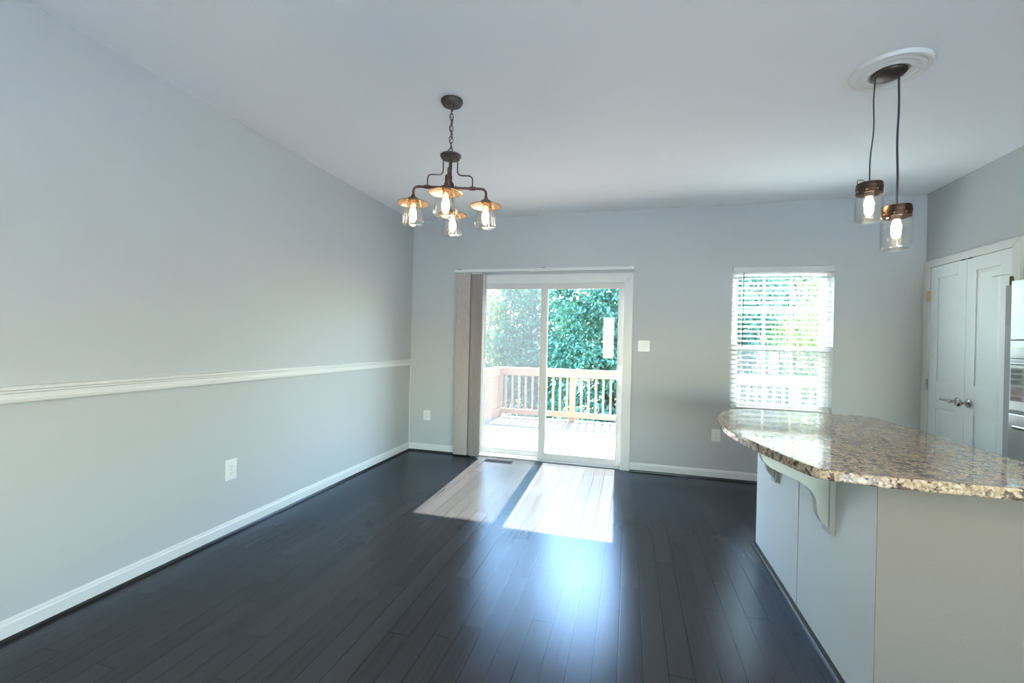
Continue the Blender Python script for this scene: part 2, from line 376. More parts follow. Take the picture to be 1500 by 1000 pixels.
m = MB(); m.box(-1.674, -1.640, 4.902, 4.910, .02, 1.985).box(-.945, -.91, 4.902, 4.910, .02, 1.985).box(-1.64, -.945, 4.902, 4.910, .02, .07).box(-1.64, -.945, 4.902, 4.910, 1.94, 1.985)
sc = m.build('screen_frame', 'vinyl', d)
MB().box(-1.64, -.945, 4.9055, 4.9065, .07, 1.94).build('screen_mesh', 'screen', sc)
m = MB(); zc = .985
m.tube(arcpts([(-.092, 4.803, zc - .085), (-.092, 4.765, zc - .07), (-.092, 4.765, zc + .07), (-.092, 4.803, zc + .085)], .03), .010)
m.box(-.112, -.072, 4.798, 4.806, zc - .10, zc + .10)
m.prism([(-.122, zc - .05), (-.138, zc - .02), (-.138, zc + .02), (-.122, zc + .05), (-.10, zc + .05), (-.10, zc - .05)], 4.79, 4.806, 'y')
m.tube(arcpts([(-.100, 4.845, zc - .085), (-.13, 4.885, zc - .07), (-.13, 4.885, zc + .07), (-.100, 4.845, zc + .085)], .03), .008)
m.build('door_handle', 'handlewhite', d)

# ================================================================ VERTICAL BLIND
vb = empty('vertical_blind', (-.97, YB - .06, 2.09))
tag(vb, 'taupe fabric vertical blind stacked open at the left of the sliding glass door', 'blind')
m = MB().box(-1.955, .016, YB - .082, YB - .042, 2.094, 2.126)
m.box(-1.965, -1.955, YB - .084, YB - .04, 2.092, 2.128).box(.016, .024, YB - .084, YB - .04, 2.092, 2.128)
hr = m.build('headrail', 'trim', vb, bevel=.002)
for x in (-1.90, -.93, -.06):
    MB().box(x - .018, x + .018, YB - .078, YB, 2.126, 2.134).box(x - .016, x + .016, YB - .006, YB, 2.10, 2.134).build('bracket', 'nickel', hr)
random.seed(4)
vx = [-1.935]
spec = [(-1.93, 8)] + [(-1.748 + .0128 * k, 44 + (5 if k % 2 else -5)) for k in range(9)]
for k, (x, ang) in enumerate(spec):
    ang = radians(ang); w = .089 if k else .17
    m = MB(); n = 6; yc = YB - .062; pts = []
    for i in range(n + 1):
        t_ = i / n; bow = .006 * (1 - (2 * t_ - 1) ** 2)
        lx = (t_ if k == 0 else t_ - .5) * w; pts.append((x + lx * cos(ang) - bow * sin(ang), yc - (.02 if k == 0 else 0) - lx * sin(ang) * (0.9 if k else .1) - bow * cos(ang)))
    back = [(p[0], p[1] + .0012) for p in pts[::-1]]
    z0 = .022 + random.uniform(-.003, .003)
    m.prism(pts + back, z0, 2.07, 'z')
    v = m.build('vane', 'vane', vb, smooth=False)
    MB().box(x + (.08 if k == 0 else -.004), x + (.088 if k == 0 else .004), yc - .006, yc + .004, 2.07, 2.096).build('carrier_clip', 'trim', v)
MB().tube([(-1.585, YB - .07, 2.09), (-1.583, YB - .07, 1.2)], .004, 6).tube([(-1.583, YB - .07, 1.2), (-1.583, YB - .07, 1.12)], .007, 8).build('wand', 'vane', vb)
MB().tube([(-1.60, YB - .055, 2.09), (-1.60, YB - .055, .95)], .0018, 5).build('cord', 'trim', vb)
# ================================================================ WINDOW + BLIND
w = empty('window_1', ((WX0 + WX1) / 2, YB + .1, WZ0)); w['kind'] = 'structure'
y0, y1 = YB + .075, YB + .155
m = MB(); f_ = .035
m.box(WX0, WX0 + f_, y0, y1, WZ0, WZ1).box(WX1 - f_, WX1, y0, y1, WZ0, WZ1).box(WX0 + f_, WX1 - f_, y0, y1, WZ0, WZ0 + f_).box(WX0 + f_, WX1 - f_, y0, y1, WZ1 - f_, WZ1)
m.build('window_frame', 'vinyl', w, bevel=.002)
MB().box(WX0, WX1, YB - .012, y0, WZ0, WZ0 + .018).build('window_sill', 'trim', w, bevel=.003)
def wsash(z0, z1, ya, yb):
    a, b, s = WX0 + f_, WX1 - f_, .04
    m = MB(); m.box(a, a + s, ya, yb, z0, z1).box(b - s, b, ya, yb, z0, z1).box(a + s, b - s, ya, yb, z0, z0 + s).box(a + s, b - s, ya, yb, z1 - s, z1)
    so = m.build('sash', 'vinyl', w, bevel=.002)
    yc = (ya + yb) / 2; g = MB().box(a + s, b - s, yc - .002, yc + .002, z0 + s, z1 - s).build('glass_pane', 'pane', so)
    m = MB()
    for k in (1, 2): x = a + s + (b - a - 2 * s) * k / 3; m.box(x - .009, x + .009, yc - .008, yc + .008, z0 + s, z1 - s)
    z = (z0 + z1) / 2; m.box(a + s, b - s, yc - .0075, yc + .0075, z - .009, z + .009)
    m.build('muntin', 'vinyl', so)
MB().box(WX0 + f_, WX1 - f_, YB + .150, YB + .152, WZ0 + f_, 1.33).build('screen_mesh', 'screen', w)
wsash(WZ0 + f_, 1.34, y0 + .008, y0 + .036); wsash(1.30, WZ1 - f_, y0 + .042, y0 + .070)
hb = empty('horizontal_blind', ((WX0 + WX1) / 2, YB + .03, WZ1))
tag(hb, 'white faux wood horizontal blind lowered over the window beside the island', 'blind')
MB().box(WX0 + .004, WX1 - .004, YB + .006, YB + .056, 2.062, WZ1 - .002).build('headrail', 'slat', hb, bevel=.002)
MB().box(WX0 + .002, WX1 - .002, YB - .006, YB + .002, 2.050, WZ1 - .002).build('valance', 'slat', hb, bevel=.003)
m = MB(); n_s = 28; pitch = (2.045 - .765) / (n_s - 1); rt = Matrix.Rotation(radians(-15), 3, 'X')
for k in range(n_s):
    z = .765 + pitch * k
    m.box(WX0 + .008, WX1 - .008, YB + .006, YB + .056, z - .0014, z + .0014, rt)
m.build('slats', 'slat', hb)
MB().box(WX0 + .008, WX1 - .008, YB + .008, YB + .054, .712, .730).build('bottom_rail', 'slat', hb, bevel=.003)
for x in (WX0 + .10, (WX0 + WX1) / 2, WX1 - .10):
    MB().tube([(x, YB + .004, .72), (x, YB + .004, 2.06)], .0011, 5).tube([(x, YB + .058, .72), (x, YB + .058, 2.06)], .0011, 5).build('ladder_cord', 'slat', hb)
MB().tube([(WX0 + .098, YB - .012, 2.05), (WX0 + .095, YB - .012, 1.318)], .0038, 6).build('tilt_wand', 'cord', hb)
MB().tube([(WX1 - .115, YB - .010, 2.05), (WX1 - .118, YB - .010, 1.76)], .0012, 5).lathe([(0, 0), (.006, .004), (.005, .022), (0, .026)], (WX1 - .118, YB - .010, 1.735), 10).build('pull_cord', 'slat', hb)

# unseen fill lamps added in the ceiling behind the camera
def fill_downlight(x, y, lab, e=12, group=None):
    r0 = empty('fill_light', (x, y, H)); tag(r0, lab, 'fill light', 'added fill lamps behind the camera')
    MB().lathe([(.062, H), (.085, H), (.085, H - .006), (.062, H - .010)], (x, y, 0), 32, closed=True).build('trim_ring', 'plate', r0)
    l = bpy.data.lights.new('fill_downlight', 'AREA'); l.shape = 'DISK'; l.size = .12; l.energy = e; l.color = (1, .86, .70)
    o = bpy.data.objects.new('fill_downlight', l); COL.objects.link(o); o.location = (x, y, H - .012); o.parent = r0; o.matrix_parent_inverse = parent_world(r0).inverted()
for x, y in ((1.75, .25), (1.75, -1.3), (-.6, -.9), (-.6, -2.4)): fill_downlight(x, y, 'small round fill lamp added in the ceiling behind the camera')
# narrow rear window mirrored in the door glass; wide one added for fill daylight
for i, (a, b, c, e) in enumerate(rear_holes):
    w = empty('window_%d' % (i + 2), ((a + b) / 2, YR - .1, c)); w['kind'] = 'structure'
    m = MB(); ya, yb = YR - .12, YR - .05; s = .045
    m.box(a, a + s, ya, yb, c, e).box(b - s, b, ya, yb, c, e).box(a + s, b - s, ya, yb, c, c + s).box(a + s, b - s, ya, yb, e - s, e)
    if i != 0: m.box((a + b) / 2 - .03, (a + b) / 2 + .03, ya, yb, c + s, e - s)
    m.build('window_frame', 'vinyl', w)
    MB().box(a + s, b - s, YR - .09, YR - .086, c + s, e - s).build('glass_pane', 'pane', w)
    m = MB(); t = .06; m.box(a - t, a, YR, YR + .015, c - t, e + t).box(b, b + t, YR, YR + .015, c - t, e + t).box(a, b, YR, YR + .015, e, e + t).box(a, b, YR, YR + .015, c - t, c)
    m.build('casing', 'trim', w)
    if i == 0:
        hb2 = empty('horizontal_blind.001', ((a + b) / 2, YR - .03, e)); tag(hb2, 'narrow white slatted blind behind the camera, mirrored in the door glass', 'blind')
        m = MB()
        for k in range(28): m.box(a + .004, b - .004, YR - .044, YR - .004, c + .03 + .045 * k, c + .033 + .045 * k, Matrix.Rotation(radians(12), 3, 'X'))
        m.build('slats', 'slat', hb2)

w = empty('window_4', (XK + .1, -1.9, .4)); w['kind'] = 'structure'  # unseen window added on the kitchen side for fill daylight
m = MB(); xa, xb, a, b, c, e, s = XK + .06, XK + .12, -3.05, -.75, .4, 1.3, .05
m.box(xa, xb, a, a + s, c, e).box(xa, xb, b - s, b, c, e).box(xa, xb, a + s, b - s, c, c + s).box(xa, xb, a + s, b - s, e - s, e).box(xa, xb, -1.93, -1.87, c + s, e - s)
m.build('window_frame', 'vinyl', w)
MB().box(XK + .088, XK + .092, a + s, b - s, c + s, e - s).build('glass_pane', 'pane', w)
m = MB(); t = .06; m.box(XK - .015, XK, a - t, a, c - t, e + t).box(XK - .015, XK, b, b + t, c - t, e + t).box(XK - .015, XK, a, b, e, e + t).box(XK - .015, XK, a, b, c - t, c)
m.build('casing', 'trim', w)
# ================================================================ PANTRY DOUBLE DOOR (right wall)
d2 = empty('door_2', (XR, 4.235, 0)); d2['kind'] = 'structure'
ct = .020; c0, c1, cz = 3.735, 4.752, 2.116; i0, i1, iz = 3.806, 4.664, 2.052
m = MB()
m.prism([(c0, 0), (i0, 0), (i0, iz), (c0, cz)], XR - ct, XR, 'x').prism([(i1, 0), (c1 - .001, 0), (c1 - .001, cz), (i1, iz)], XR - ct, XR, 'x').prism([(c0, cz), (c1 - .001, cz), (i1, iz), (i0, iz)], XR - ct, XR, 'x')
m.build('casing', 'trim', d2, bevel=.004)
def leaf(y0, y1, side):
    z0, z1 = .01, 2.048; xf = XR - .012
    sty = .095; pans = [(.14 + .12, .835), (1.065, 1.945)]
    ya, yb = y0 + sty, y1 - sty
    m = MB(); m.box(xf, XR - .0005, y0, ya, z0, z1).box(xf, XR - .0005, yb, y1, z0, z1)
    for a, b in ((z0, pans[0][0]), (pans[0][1], pans[1][0]), (pans[1][1], z1)): m.box(xf, XR - .0005, ya, yb, a, b)
    lf = m.build('door_leaf', 'door', d2, bevel=.0015)
    for a, b in pans:
        m = MB(); g = .03; xs = xf + .009
        o = [(ya, a), (yb, a), (yb, b), (ya, b)]; i_ = [(ya + g, a + g), (yb - g, a + g), (yb - g, b - g), (ya + g, b - g)]
        vo = [m.bm.verts.new((xs, *p)) for p in o]; vi = [m.bm.verts.new((xf + .003, *p)) for p in i_]
        for k in range(4): m.bm.faces.new((vo[k], vo[(k + 1) % 4], vi[(k + 1) % 4], vi[k]))
        m.bm.faces.new(vi); bk = [m.bm.verts.new((XR - .0008, *p)) for p in o]; m.bm.faces.new(bk)
        for k in range(4): m.bm.faces.new((vo[k], bk[k], bk[(k + 1) % 4], vo[(k + 1) % 4]))
        m.build('raised_panel', 'door', lf)
    return lf
lfL = leaf(4.237, 4.661, 1); lfR = leaf(3.809, 4.233, -1)
def handle(lf, y, sgn, lever):
    m = MB(); z = .925; x = XR - .012
    m.lathe([(0, 0), (.033, 0), (.033, .006), (.024, .012), (.012, .014), (.011, .045), (.016, .05), (.016, .062), (0, .066)], (x, y, z), 24, (-1, 0, 0))
    if lever:
        m.tube([(x - .055, y, z), (x - .057, y + sgn * .03, z + .004), (x - .055, y + sgn * .07, z + .001), (x - .052, y + sgn * .12, z + .004)], [.011, .010, .008, .006], 10)
    else:
        m.lathe([(0, .046), (.018, .048), (.027, .058), (.028, .07), (.02, .08), (0, .083)], (x, y, z), 24, (-1, 0, 0))
    m.build('lever_handle' if lever else 'door_knob', 'nickel', lf)
handle(lfL, 4.300, 1, True); handle(lfR, 4.185, -1, False)
for lf, y, zz, mt in ((lfL, 4.670, 1.80, 'brass'), (lfL, 4.670, 1.03, 'nickel'), (lfL, 4.670, .25, 'nickel'), (lfR, 3.80, 1.80, 'bronze'), (lfR, 3.80, 1.03, 'nickel'), (lfR, 3.80, .25, 'nickel')):
    MB().lathe([(0, -.05), (.007, -.05), (.007, .05), (0, .05)], (XR - .024, y, zz), 12).box(XR - .024, XR - .0195, y - .016, y + .016, zz - .045, zz + .045).build('hinge', mt, lf)
m = MB(); m.tube([(XR - .03, 3.80, 1.86), (XR - .04, 3.84, 1.865), (XR - .04, 3.94, 1.865)], .0025, 6).build('hinge_stop', 'nickel', lfR)
for y in (4.20, 4.27): MB().box(XR - .022, XR - .008, y - .02, y + .02, 2.046, 2.052).build('ball_catch', 'bronze', d2)

# ================================================================ WALL PLATES
def plate(nm, label, c, nrm, wdt, hgt, kind, cat, group=None):
    r = Matrix.Rotation(math.atan2(nrm[0], -nrm[1]) if False else 0, 3, 'Z')
    e = empty(nm, c)
    ux = Vector((0, 1, 0)) if abs(nrm[0]) > .5 else Vector((1, 0, 0)); nn = Vector(nrm)
    def bx(m, u0, u1, z0, z1, d0, d1):
        a = Vector(c) + ux * u0 + nn * d0; b = Vector(c) + ux * u1 + nn * d1
        m.box(min(a.x, b.x), max(a.x, b.x), min(a.y, b.y), max(a.y, b.y), c[2] + z0, c[2] + z1)
    m = MB(); bx(m, -wdt / 2, wdt / 2, -hgt / 2, hgt / 2, 0, .006); m.build('face_plate', 'plate', e, bevel=.003)
    if kind == 'outlet':
        for s in (-1, 1):
            zc = s * hgt * .17
            m = MB(); m.lathe([(0, 0), (.0165, 0), (.0165, .0025), (0, .0025)], Vector(c) + nn * .0055 + Vector((0, 0, zc)), 20, nrm)
            rc = m.build('receptacle', 'plate', e)
            m = MB(); bx(m, -.0075, -.0055, zc - .003, zc + .006, .0075, .0085); bx(m, .0055, .0075, zc - .003, zc + .006, .0075, .0085); bx(m, -.002, .002, zc - .011, zc - .007, .0075, .0085)
            m.build('slot', 'slot', rc)
        m = MB(); m.lathe([(0, 0), (.003, 0), (.002, .0015), (0, .0015)], Vector(c) + nn * .006, 10, nrm); m.build('screw', 'nickel', e)
    else:
        for s in (-1, 1):
            m = MB(); bx(m, s * .023 - .006, s * .023 + .006, -.013, .013, .0055, .0075); tg = m.build('toggle_bezel', 'plate', e)
            m = MB(); bx(m, s * .023 - .004, s * .023 + .004, -.004, .010, .007, .017); m.build('toggle', 'plate', tg)
    return tag(e, label, cat, group)
plate('wall_outlet', 'white duplex outlet low on the long left wall below the chair rail', (XL, 2.32, .430), (1, 0, 0), .085, .135, 'outlet', 'outlet')
plate('wall_outlet.001', 'white outlet in the corner between the left wall and the vertical blind', (-2.302, YB, .426), (0, -1, 0), .088, .118, 'outlet', 'outlet')
plate('wall_outlet.002', 'white outlet low on the back wall just left of the island counter tip', (.845, YB, .432), (0, -1, 0), .082, .120, 'outlet', 'outlet')
plate('light_switch', 'white double toggle switch plate on the wall right of the sliding door', (.140, YB, 1.306), (0, -1, 0), .118, .118, 'switch', 'switch')

# ================================================================ FLOOR REGISTER
fr = empty('floor_register', (-1.368, 4.615, 0)); tag(fr, 'small grey metal floor vent set in the dark floor at the sliding door', 'vent')
m = MB(); a, b, c, e = -1.525, -1.21, 4.565, 4.665
m.box(a, b, c, c + .012, 0, .004).box(a, b, e - .012, e, 0, .004).box(a, a + .014, c + .012, e - .012, 0, .004).box(b - .014, b, c + .012, e - .012, 0, .004)
m.build('rim', 'vent', fr, bevel=.001)
MB().box(a + .014, b - .014, c + .012, e - .012, 0, .0008).build('dark_opening', 'ventblack', fr)
m = MB()
for k in range(18): x = a + .026 + k * (b - a - .05) / 17; m.box(x - .003, x + .003, c + .012, e - .012, .001, .0035)
m.build('grille', 'vent', fr)

# ================================================================ KITCHEN ISLAND
isl = empty('kitchen_island', (1.1, 2.53, 0)); tag(isl, 'off white kitchen island base under the granite counter with a painted beige end', 'kitchen island')
IX, IY0, IY1, IX1 = .845, 1.80, 3.26, 1.42
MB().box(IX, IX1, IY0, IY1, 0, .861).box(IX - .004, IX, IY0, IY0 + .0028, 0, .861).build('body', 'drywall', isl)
MB().box(IX - .004, IX - .0002, IY0 + .003, 2.518, .02, .861).build('side_panel', 'panel', isl, bevel=.0015)
MB().box(IX - .004, IX - .0002, 2.526, IY1 + .004, .02, .861).build('side_panel', 'panel', isl, bevel=.0015)
MB().box(IX - .0015, IX - .0002, 2.518, 2.526, .02, .861).build('seam', 'slot', isl)
m = MB().prism([(IX - .004 - d_, z) for d_, z in SHOE], IY0 - .03, IY1 + .01, 'y'); m.build('shoe_moulding', 'shoe', isl)
def corbel(y):
    cb = empty('corbel', (IX, y, .70)); cb.parent = isl; cb.matrix_parent_inverse = parent_world(isl).inverted()
    return cb
def bez(p, n=14):
    out = []
    P = [Vector((*q, 0)) for q in p]
    for i in range(len(P) - 1):
        a, b, c, e = P[max(i - 1, 0)], P[i], P[i + 1], P[min(i + 2, len(P) - 1)]
        for k in range(n):
            t = k / n; out.append(tuple((.5 * ((2 * b) + (c - a) * t + (2 * a - 5 * b + 4 * c - e) * t * t + (3 * b - a - 3 * c + e) * t ** 3))[:2]))
    out.append(tuple(P[-1][:2])); return out
CP = [(.822, .565), (.800, .585), (.783, .615), (.777, .650), (.773, .680), (.757, .712), (.730, .738), (.690, .760), (.645, .778), (.600, .800), (.570, .828), (.560, .8615)]
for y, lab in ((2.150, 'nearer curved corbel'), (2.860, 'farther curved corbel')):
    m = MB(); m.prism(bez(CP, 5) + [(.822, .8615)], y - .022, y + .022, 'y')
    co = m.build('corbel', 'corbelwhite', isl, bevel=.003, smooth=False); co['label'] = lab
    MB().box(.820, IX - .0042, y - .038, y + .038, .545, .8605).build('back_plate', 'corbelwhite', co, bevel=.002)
# counter
OUT = [(.832, 1.726), (.706, 1.748), (.645, 1.775), (.610, 1.86), (.580, 1.98), (.545, 2.12), (.512, 2.28), (.492, 2.45), (.487, 2.62), (.505, 2.80), (.543, 2.97), (.600, 3.13), (.665, 3.235), (.76, 3.282), (.90, 3.284)]
pts = bez(OUT, 6) + [(1.38, 3.284), (1.45, 3.265), (1.485, 3.20), (1.488, 3.08), (1.488, 1.85), (1.488, 1.722)]
m = MB(); m.prism(pts, .862, .900, 'z')
ct_ = m.build('countertop', 'granite', None, bevel=.007, seg=3, smooth=False); tag(ct_, 'polished brown speckled granite countertop with a rounded overhang on the kitchen island', 'countertop')

# ================================================================ STAINLESS OVEN at right edge
ov = empty('wall_oven', (2.36, 2.85, 0)); tag(ov, 'tall stainless steel oven unit at the right edge beyond the granite counter', 'oven')
OX, OY0, OY1 = 2.18, 2.42, 3.285
MB().box(OX + .02, XK, OY0 - .02, OY1 + .072, 0, 1.73).build('body', 'fridgeside', ov, bevel=.003)
MB().box(OX, OX + .02, OY0, OY1, 1.40, 1.75).build('upper_panel', 'steel', ov, bevel=.003)
MB().box(OX, OX + .02, OY0, OY1, 1.29, 1.396).build('control_panel', 'steel', ov, bevel=.003)
MB().box(OX - .005, OX + .02, OY0, OY1, 1.345, 1.352).build('trim_strip', 'nickel', ov)
dr = MB().box(OX, OX + .02, OY0, OY1, .985, 1.286).build('door', 'steel', ov, bevel=.003)
MB().box(OX - .002, OX, OY0 + .03, OY1 - .012, 1.04, 1.235).build('door_glass', 'darkglass', dr)
MB().tube([(OX - .045, OY0 + .05, 1.262), (OX - .045, OY1 - .085, 1.262)], .011).tube([(OX - .045, OY1 - .115, 1.262), (OX, OY1 - .115, 1.262)], .008).tube([(OX - .045, OY0 + .08, 1.262), (OX, OY0 + .08, 1.262)], .008).build('handle', 'steel', dr)
dw = MB().box(OX - .002, OX + .02, OY0, OY1, .10, .965).build('drawer', 'steel', ov, bevel=.004)
MB().tube([(OX - .05, OY0 + .06, .90), (OX - .05, OY1 - .115, .90)], .012).tube([(OX - .05, OY1 - .15, .90), (OX, OY1 - .15, .90)], .009).tube([(OX - .05, OY0 + .09, .90), (OX, OY0 + .09, .90)], .009).build('handle', 'steel', dw)

# ================================================================ CHANDELIER
CX, CY = -1.047, 2.395
ch = empty('chandelier', (CX, CY, H), radians(18)); tag(ch, 'bronze pipe chandelier with four glass lantern shades hanging on a chain', 'chandelier')
chw = parent_world(ch)
def L(p): return chw @ Vector((p[0], p[1], p[2] - H))      # chandelier-local x,y with world z
MB().lathe([(0, H), (.064, H), (.064, H - .010), (.060, H - .016), (.056, H - .024), (.02, H - .026), (.014, H - .034), (.010, H - .045), (0, H - .046)], (CX, CY, 0), 36).build('canopy', 'bronze', ch)
lz = 2.688; k = 0
m = MB()
while lz > 2.425:
    hh, ww = .020, .0105; ax = 0.6 if k % 2 else 0.6 + pi / 2; pl = []
    for i in range(16):
        a = 2 * pi * i / 16; xx = ww * cos(a); zz = (hh - ww) * (1 if sin(a) > 0 else -1) * (abs(sin(a)) ** .3) + ww * sin(a)
        pl.append((CX + xx * cos(ax), CY + xx * sin(ax), lz - hh + zz))
    m.tube(pl, .0024, 6, True); lz -= .0335; k += 1
m.build('chain', 'bronze', ch)
wp = []
for i in range(60):
    t_ = i / 59; wp.append((CX + .008 * cos(t_ * 20), CY + .008 * sin(t_ * 20), 2.69 - t_ * .25))
m = MB(); m.tube(wp, .0022, 6).tube([(CX + .005, CY, 2.45), (CX - .015, CY - .004, 2.437), (CX - .035, CY - .012, 2.425), (CX - .062, CY - .02, 2.415)], .0022, 6).build('wire', 'cord', ch)
MB().lathe([(0, 2.432), (.006, 2.430), (.008, 2.418), (.056, 2.412), (.062, 2.408), (.062, 2.400), (.054, 2.394), (.054, 2.388), (0, 2.384)], (CX, CY, 0), 36).build('top_plate', 'bronze', ch)
MB().lathe([(0, 2.39), (.010, 2.39), (.010, 2.29), (.013, 2.285), (.013, 2.27), (.010, 2.265), (.010, 2.25), (.02, 2.246), (.024, 2.236), (.026, 2.205), (.022, 2.195), (0, 2.192)], (CX, CY, 0), 24).build('stem', 'bronze2', ch)
RAD = .213
for k in range(4):
    a = k * pi / 2; ca, sa = cos(a), sin(a)
    P = lambda r, z, o=0: tuple(L((r * ca - o * sa, r * sa + o * ca, z)))
    m = MB()
    m.tube(arcpts([P(.015, 2.218), P(RAD, 2.218), P(RAD, 2.15)], .04, 8), .0075, 12)
    dr_ = (Vector(P(1, 0)) - Vector(P(0, 0))).normalized()
    for r0, r1, rr in ((.115, .15, .0115), (.028, .04, .011)):
        m.tube([P(r0, 2.218), P(r0 + .001, 2.218), P(r1 - .001, 2.218), P(r1, 2.218)], rr, 12)
    m.tube([P(RAD, 2.168), P(RAD, 2.155)], .011, 12)
    arm = m.build('arm', 'bronze2', ch)
    MB().tube(arcpts([P(.042, 2.388), P(.042, 2.292), P(.132, 2.292), P(.132, 2.225)], .028, 7), .0038, 8).build('rod', 'bronze', ch)
    c = Vector(P(RAD, 0))
    MB().lathe([(0, 2.160), (.012, 2.160), (.014, 2.152), (.028, 2.149), (.030, 2.138), (.024, 2.136), (0, 2.134)], c, 24).build('socket_cap', 'bronze2', arm)
    MB().lathe([(.020, 2.142), (.045, 2.137), (.090, 2.119), (.091, 2.1175), (.090, 2.116), (.045, 2.134), (.020, 2.139)], c, 40).build('lamp_shade', 'shade', arm)
    MB().lathe([(.020, 2.1385), (.045, 2.1333), (.089, 2.1155), (.089, 2.1150), (.045, 2.1325), (.020, 2.1375)], c, 40).build('shade_lining', 'enamel', arm)
    MB().lathe([(0, 2.138), (.017, 2.138), (.018, 2.100), (.015, 2.096), (0, 2.095)], c, 20).build('socket', 'enamel', arm)
    m = MB().lathe([(.047, 2.133), (.048, 2.125), (.053, 2.085), (.060, 2.040), (.065, 2.012), (.065, 2.002), (.058, 1.990), (.050, 1.984), (.030, 1.981), (0, 1.979)], c, 40)
    gl = m.build('glass_globe', 'jar', arm); so_ = gl.modifiers.new('t', 'SOLIDIFY'); so_.thickness = .0025
    bulb = MB().lathe([(0, 2.096), (.011, 2.095), (.013, 2.085), (.020, 2.065), (.021, 2.050), (.018, 2.035), (.010, 2.024), (0, 2.021)], c, 20).build('bulb', 'bulb', arm)
    m = MB()
    for q in range(6):
        a0 = q * pi / 3; m.tube([c + Vector((.009 * cos(a0), .009 * sin(a0), 2.082)), c + Vector((.011 * cos(a0 + .5), .011 * sin(a0 + .5), 2.036))], .0032, 6)
    m.build('filament', 'bulb', arm)
    light('bulb_light', c + Vector((0, 0, 2.058)), 9.0, (1, .66, .36), arm, .018)

# ================================================================ MEDALLION + PENDANTS
MX, MY = 1.225, 2.61
K_ = .94
me_ = MB().lathe([(a_ * K_, b_) for a_, b_ in [(0, H), (.178, H), (.178, H - .010), (.172, H - .018), (.162, H - .020), (.156, H - .014), (.148, H - .014), (.140, H - .019), (.130, H - .021), (.122, H - .015), (.112, H - .015), (.104, H - .021), (.092, H - .023), (.084, H - .017), (0, H - .017)]], (MX, MY, 0), 64).build('ceiling_medallion', 'medal')
tag(me_, 'round cream plaster ceiling medallion with ringed moulding above the jar pendants', 'medallion')
pe = empty('pendant_light', (MX, MY, H - .017)); tag(pe, 'two glass jar pendants on dark cords hanging over the granite counter', 'pendant light')
MB().lathe([(0, H - .017), (.072, H - .017), (.072, H - .024), (.066, H - .032), (.045, H - .044), (.020, H - .050), (0, H - .051)], (MX, MY, 0), 40).build('canopy', 'bronze', pe)
def jar(cx, cy, top, bot, r, txy, rr, ang):
    random.seed(int(top * 100)); n = 14; t0 = Vector((txy[0], txy[1], H - .035)); t1 = Vector((cx, cy, top + .005)); P = []
    for i in range(n + 1):
        t_ = i / n; p = t0.lerp(t1, t_); w_ = sin(pi * t_); P.append(p + Vector((.004 * w_ * sin(t_ * 9 + ang), .003 * w_ * cos(t_ * 7), 0)))
    MB().tube(P, rr, 8).build('cord', 'cord', pe)
    hgt = .055; c = (cx, cy, 0)
    m = MB(); m.lathe([(0, top + .010), (.010, top + .010), (.012, top), (r * .94, top - .001), (r * .97, top - .006), (r * .97, top - .018), (r, top - .020), (r, top - .030), (r * .97, top - .032), (r * .97, top - hgt), (r * .93, top - hgt), (r * .93, top - .008), (0, top - .008)], c, 40)
    jr = m.build('jar_cap', 'capbronze', pe)
    for q in range(8):
        a0 = q * pi / 4 + .2; MB().lathe([(0, 0), (.0045, 0), (.0045, .0015), (0, .0015)], (cx + r * .969 * cos(a0), cy + r * .969 * sin(a0), top - .043), 12, (cos(a0), sin(a0), 0)).build('rivet', 'brass', jr)
    m = MB().lathe([(r * .90, top - hgt + .006), (r * .92, top - hgt - .008), (r * 1.02, top - hgt - .018), (r * 1.03, top - hgt - .03), (r * 1.03, bot + .012), (r * 1.0, bot + .003), (r * .92, bot), (r * .86, bot + .004), (0, bot + .007)], c, 40)
    g = m.build('glass_jar', 'jar', jr); so_ = g.modifiers.new('t', 'SOLIDIFY'); so_.thickness = .0035
    ua = Vector((cos(ang), sin(ang), 0)); C0 = Vector((cx, cy, top))
    MB().tube(arcpts([C0 + ua * .012 + Vector((0, 0, .004)), C0 + ua * r * .75 + Vector((0, 0, .018)), C0 + ua * r * 1.12 + Vector((0, 0, .014)), C0 + ua * r * 1.02 + Vector((0, 0, -.025))], .012), .0016, 6).build('wire_bail', 'bronze', jr)
    z = top - hgt
    MB().lathe([(0, top - .01), (.020, top - .01), (.020, z - .005), (.017, z - .012), (0, z - .012)], c, 20).build('socket', 'capbronze', jr)
    MB().lathe([(0, z - .010), (.011, z - .012), (.014, z - .022), (.020, z - .042), (.021, z - .054), (.016, z - .068), (.008, z - .076), (0, z - .078)], c, 24).build('bulb', 'bulb', jr)
    m = MB()
    for q in range(6):
        a0 = q * pi / 3; m.tube([Vector((cx + .010 * cos(a0), cy + .010 * sin(a0), z - .022)), Vector((cx + .015 * cos(a0 + .4), cy + .015 * sin(a0 + .4), z - .048)), Vector((cx + .008 * cos(a0 + .8), cy + .008 * sin(a0 + .8), z - .068))], .0034, 6)
    m.build('filament', 'bulb', jr)
    light('bulb_light', (cx, cy, z - .045), 6.0, (1, .68, .40), jr, .02)
jar(1.149, 2.603, 2.160, 1.967, .057, (1.165, 2.605), .0033, radians(195))
jar(1.263, 2.595, 2.036, 1.820, .061, (1.262, 2.60), .0048, radians(10))

